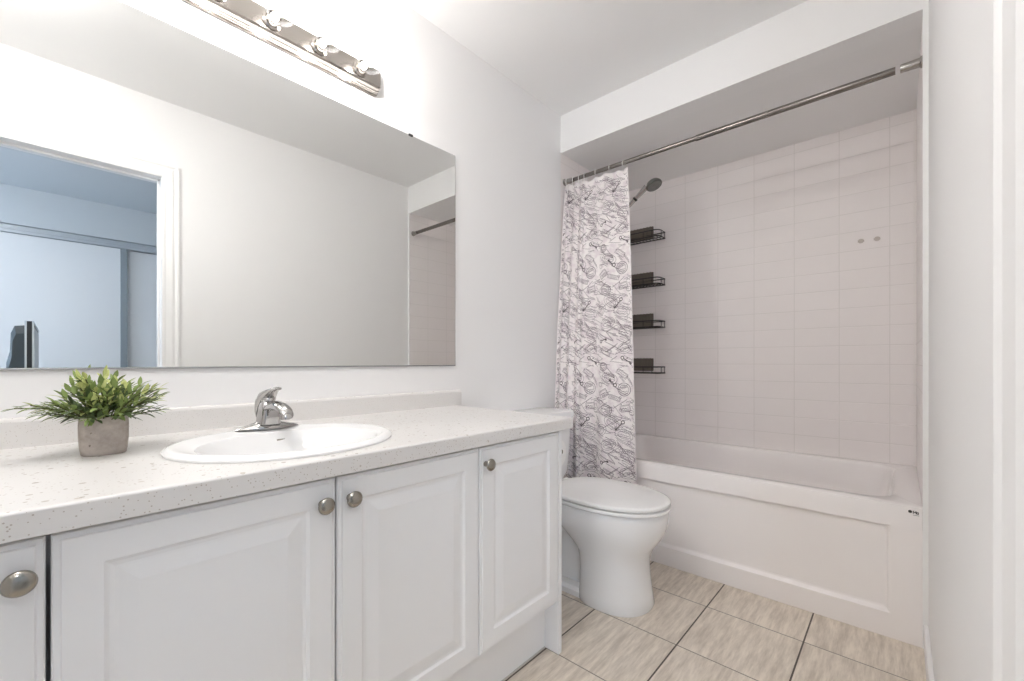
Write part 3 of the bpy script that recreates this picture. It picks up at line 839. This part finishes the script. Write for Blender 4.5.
# ------------------------------------------------------------------ shower head
M_grey = mat('shower_grey_chrome', (.20, .21, .19), .22, .9)
sh = thing('handheld_shower', 'chrome handheld shower head angled above the tub beside the curtain', 'shower head', (0, 2.43, 1.90))
bm = bmesh.new(); tube(bm, bez((.004, 2.43, 1.96), (.06, 2.43, 1.965), (.10, 2.43, 1.95), (.135, 2.43, 1.905)), .0085, 12); obj('wall_arm', bm, M_chrome, sh, smooth=True)
bm = bmesh.new(); lathe(bm, (0.0008, 2.43, 1.96), (1, 0, 0), [(.028, 0), (.026, .005), (.012, .012)], 24); obj('wall_flange', bm, M_chrome, sh, smooth=True)
bm = bmesh.new(); lathe(bm, (.125, 2.43, 1.918), (.62, 0, -.78), [(.014, 0), (.016, .006), (.016, .028), (.012, .034)], 18); lathe(bm, (.150, 2.43, 1.885), (.82, 0, .57), [(.016, 0), (.018, .01), (.018, .03), (.016, .034)], 18); obj('bracket', bm, M_chrome, sh, smooth=True)
bm = bmesh.new(); hd = Vector((.80, 0, .60)).normalized(); p0 = Vector((.150, 2.43, 1.875))
tube(bm, [p0, p0+hd*.06, p0+hd*.12, p0+hd*.17, p0+hd*.215, p0+hd*.245], [.011, .0115, .012, .0125, .015, .018], 14); obj('handle', bm, M_chrome, sh, smooth=True)
bm = bmesh.new(); lathe(bm, p0+hd*.148, hd, [(.0145, 0), (.0148, .003), (.0148, .009), (.0145, .012)], 14); obj('grip_button', bm, M_rub, sh, smooth=True)
hc = Vector((.392, 2.43, 2.018)); fn = Vector((.42, -.10, -.90)).normalized()
bm = bmesh.new(); lathe(bm, hc-fn*.036, fn, [(.010, 0), (.024, .006), (.038, .016), (.0455, .028), (.047, .036), (.045, .040)], 32); hdb = obj('head', bm, M_grey, sh, smooth=True)
bm = bmesh.new(); lathe(bm, hc+fn*.0042, fn, [(.039, 0), (.038, .0015), (.028, .002), (.0265, .0008), (.013, .0012), (.012, .003), (.006, .0035)], 32); obj('spray_face', bm, mat('spray_face_grey', (.20, .20, .19), .4), hdb, smooth=True)
bm = bmesh.new(); tube(bm, bez((.148, 2.43, 1.872), (.09, 2.43, 1.82), (.05, 2.47, 1.3), (.07, 2.46, 1.1), 16)+bez((.07, 2.46, 1.1), (.09, 2.45, .9), (.12, 2.44, .9), (.03, 2.43, 1.0), 12)[1:], .0065, 10); obj('hose', bm, M_chrome, sh, smooth=True)

# ------------------------------------------------------------------ wire shelves in the back corner
def wire(bm, pts, r=.0022, closed=False): tube(bm, pts, r, 6, closed)
def make_shelf(loc, label):
    t = thing('shower_shelf', label, 'shower shelf', loc, 'black wire shelves in the tub corner')
    X, Y, Z = loc; x0, x1, y0, y1 = X, X+.286, Y-.108, Y-.003
    def loop(z, r=.035):
        return [(x0, y1, z), (x0, y0+.006, z), (x0+.006, y0, z)]+[(x1-r+r*math.sin(a*PI/12), y0+r-r*math.cos(a*PI/12), z) for a in range(0, 7)]+[(x1, y1, z)]
    bm = bmesh.new(); wire(bm, loop(Z), .0042, True)
    for k in range(1, 12):
        x = x0+(x1-x0)*k/12; wire(bm, [(x, y0+(.012 if k > 10 else .002), Z+.001), (x, y1, Z+.001)], .0018)
    wire(bm, [(x0, (y0+y1)/2, Z-.001), (x1, (y0+y1)/2, Z-.001)], .0026)
    obj('shelf_base', bm, M_dark, t)
    bm = bmesh.new(); wire(bm, loop(Z+.040), .0036, True)
    for x, y in ((x0+.002, y0+.002), (x0+.09, y0), (x0+.18, y0), (x1-.045, y0), (x1-.001, y0+.045), (x1, y1-.006), (x0, y1-.006)):
        wire(bm, [(x, y, Z), (x, y, Z+.040)], .0022)
    obj('guard_rail', bm, M_dark, t)
    bm = bmesh.new(); box(bm, x0+.012, x0+.205, y1-.002, y1+.001, Z+.012, Z+.098, .004)
    for k in range(8): box(bm, x0+.02+k*.023, x0+.026+k*.023, y1-.005, y1-.002, Z+.045, Z+.10)
    tag(obj('mounting_plate', bm, M_plate, t), 'dark brown ribbed mounting plate')
    return t
s0 = None
for z, lab in ((1.812, 'topmost black wire shelf in the tub corner, level with the shower head'), (1.500, 'second black wire shelf from the top in the tub corner'),
               (1.216, 'third black wire shelf from the top in the tub corner'), (.910, 'lowest black wire shelf in the tub corner, nearest the tub rim')):
    if s0 is None: s0 = make_shelf((.006, YB, z), lab)
    else:
        c = copy_tree(s0); c.location = (.006, YB, z); c['label'] = lab

# ------------------------------------------------------------------ toilet
TY = 1.632
to = thing('toilet', 'white two-piece toilet with closed lid between vanity and bathtub', 'toilet', (.40, TY, 0))
def egg(xb, xf, hw, z, n=56, pw=2.25, xm=None, sq=2.6):
    """xb back, xf front; front half elliptical, back half squarer"""
    xm = xm if xm is not None else xb+(xf-xb)*.45
    out = []
    for i in range(n):
        t_ = 2*PI*i/n; c, s = math.cos(t_), math.sin(t_)
        p = pw if c > 0 else sq
        a = (xf-xm) if c > 0 else (xm-xb)
        out.append(Vector((xm+a*math.copysign(abs(c)**(2/p), c), TY+hw*math.copysign(abs(s)**(2/p), s), z)))
    return out
bm = bmesh.new()
S = [(.447, .728, .138, 0), (.444, .731, .140, .006), (.446, .723, .136, .05), (.448, .714, .133, .12), (.445, .711, .132, .17), (.432, .717, .136, .205),
     (.400, .735, .146, .240), (.36, .760, .159, .275), (.32, .778, .173, .310), (.29, .787, .180, .345), (.27, .790, .182, .375), (.265, .788, .181, .388), (.27, .782, .175, .395)]
loft(bm, [egg(a, b, c, z, sq=3.2 if z < .2 else 2.8) for a, b, c, z in S]); obj('bowl', bm, M_porc, to, smooth=True)
bm = bmesh.new()      # rear trapway, foot and tank deck
loft(bm, [rrect(.12, .46, TY-.060, TY+.060, .03, 0), rrect(.12, .46, TY-.056, TY+.056, .03, .12), rrect(.10, .46, TY-.062, TY+.062, .03, .24), rrect(.05, .46, TY-.10, TY+.10, .03, .34)])
loft(bm, [rrect(.17, .50, TY-.112, TY+.112, .025, 0), rrect(.17, .50, TY-.112, TY+.112, .025, .022), rrect(.18, .50, TY-.100, TY+.100, .025, .034)])
loft(bm, [rrect(.03, .34, TY-.135, TY+.135, .04, .335), rrect(.02, .34, TY-.165, TY+.165, .04, .352), rrect(.02, .33, TY-.165, TY+.165, .04, .385), rrect(.025, .33, TY-.16, TY+.16, .04, .392)])
obj('trapway', bm, M_porc, to, smooth=True)
for s in (-1, 1):
    bm = bmesh.new(); lathe(bm, (.30, TY+s*.094, .033), (0, 0, 1), [(.015, 0), (.015, .012), (.011, .02), (.004, .023)], 18); obj('bolt_cap', bm, M_white, to, smooth=True)
bm = bmesh.new()
loft(bm, [egg(.30, .795, .185, .4005), egg(.296, .799, .188, .403), egg(.296, .799, .188, .411), egg(.30, .795, .185, .414)]); obj('seat', bm, M_seat, to, smooth=True)
bm = bmesh.new()
loft(bm, [egg(.295, .793, .184, .4185), egg(.291, .797, .187, .421), egg(.291, .797, .187, .430), egg(.294, .794, .184, .4335), egg(.305, .783, .174, .4355), egg(.40, .68, .10, .438)]); obj('lid', bm, M_seat, to, smooth=True)
for s in (-1, 1):
    bm = bmesh.new(); box(bm, .262, .305, TY+s*.075-.018, TY+s*.075+.018, .393, .428, .006); obj('hinge', bm, M_seat, to, smooth=True)
TH = .215
bm = bmesh.new()
loft(bm, [rrect(.03, .195, TY-TH+.03, TY+TH-.03, .035, .393), rrect(.022, .208, TY-TH+.012, TY+TH-.012, .035, .43), rrect(.020, .215, TY-TH+.004, TY+TH-.004, .035, .55), rrect(.018, .220, TY-TH, TY+TH, .035, .702)])
obj('tank', bm, M_porc, to, smooth=True)
bm = bmesh.new()
loft(bm, [rrect(.012, .226, TY-TH-.006, TY+TH+.006, .035, .702), rrect(.008, .233, TY-TH-.012, TY+TH+.012, .038, .708), rrect(.008, .233, TY-TH-.012, TY+TH+.012, .038, .730), rrect(.013, .228, TY-TH-.007, TY+TH+.007, .036, .738), rrect(.03, .21, TY-TH+.01, TY+TH-.01, .03, .740)])
obj('tank_lid', bm, M_porc, to, smooth=True)
bm = bmesh.new(); lathe(bm, (.216, TY-.155, .655), (1, 0, 0), [(.014, 0), (.014, .008), (.008, .012), (.008, .018)], 18)
tube(bm, [(.230, TY-.155, .655), (.232, TY-.125, .650), (.232, TY-.085, .645)], [.006, .0055, .007], 10); obj('flush_lever', bm, M_chrome, to, smooth=True)

# ------------------------------------------------------------------ toilet paper on the vanity side
HX, HY, HZ = .498, 1.262, .662
th = thing('toilet_paper_holder', 'chrome toilet paper holder on the vanity side panel', 'holder', (HX, VY1, HZ))
for x in (HX-.062, HX+.062):
    bm = bmesh.new(); lathe(bm, (x, VY1+.0005, HZ), (0, 1, 0), [(.014, 0), (.012, .005), (.006, .009), (.006, .055)], 16)
    lathe(bm, (x-.006, HY, HZ), (1, 0, 0), [(.006, 0), (.0095, .002), (.0095, .010), (.006, .012)], 16); obj('post', bm, M_nickel, th, smooth=True)
bm = bmesh.new(); lathe(bm, (HX-.058, HY, HZ), (1, 0, 0), [(.006, 0), (.006, .116)], 14); obj('roller', bm, M_white, th, smooth=True)
rl = thing('toilet_paper_roll', 'white toilet paper roll on the holder beside the vanity', 'toilet paper', (HX, HY, HZ))
bm = bmesh.new(); lathe(bm, (HX-.05, HY, HZ-.009), (1, 0, 0), [(.0195, 0), (.052, 0), (.0525, .002), (.0525, .098), (.052, .10), (.0195, .10), (.0195, 0)], 40, False, False); obj('paper', bm, M_paper, rl, smooth=True)
bm = bmesh.new(); lathe(bm, (HX-.0505, HY, HZ-.009), (1, 0, 0), [(.0175, 0), (.0193, 0), (.0193, .101), (.0175, .101), (.0175, 0)], 28, False, False); obj('core', bm, M_card, rl, smooth=True)

# ------------------------------------------------------------------ shut-off valve behind the toilet
vv = thing('shutoff_valve', 'small chrome water shut-off valve on the wall behind the toilet', 'valve', (.0, 1.47, .16))
bm = bmesh.new(); lathe(bm, (.013, 1.47, .16), (1, 0, 0), [(.022, 0), (.020, .004), (.008, .008), (.008, .035), (.011, .036), (.011, .06)], 16); obj('body', bm, M_chrome, vv, smooth=True)
bm = bmesh.new(); lathe(bm, (.074, 1.47, .16), (1, 0, 0), [(.018, 0), (.020, .004), (.018, .012)], 16); obj('handle', bm, M_white, vv, smooth=True)
bm = bmesh.new(); tube(bm, bez((.06, 1.47, .17), (.06, 1.46, .26), (.09, 1.46, .30), (.09, 1.46, .388)), .005, 8); obj('supply_hose', bm, M_grey, vv, smooth=True)
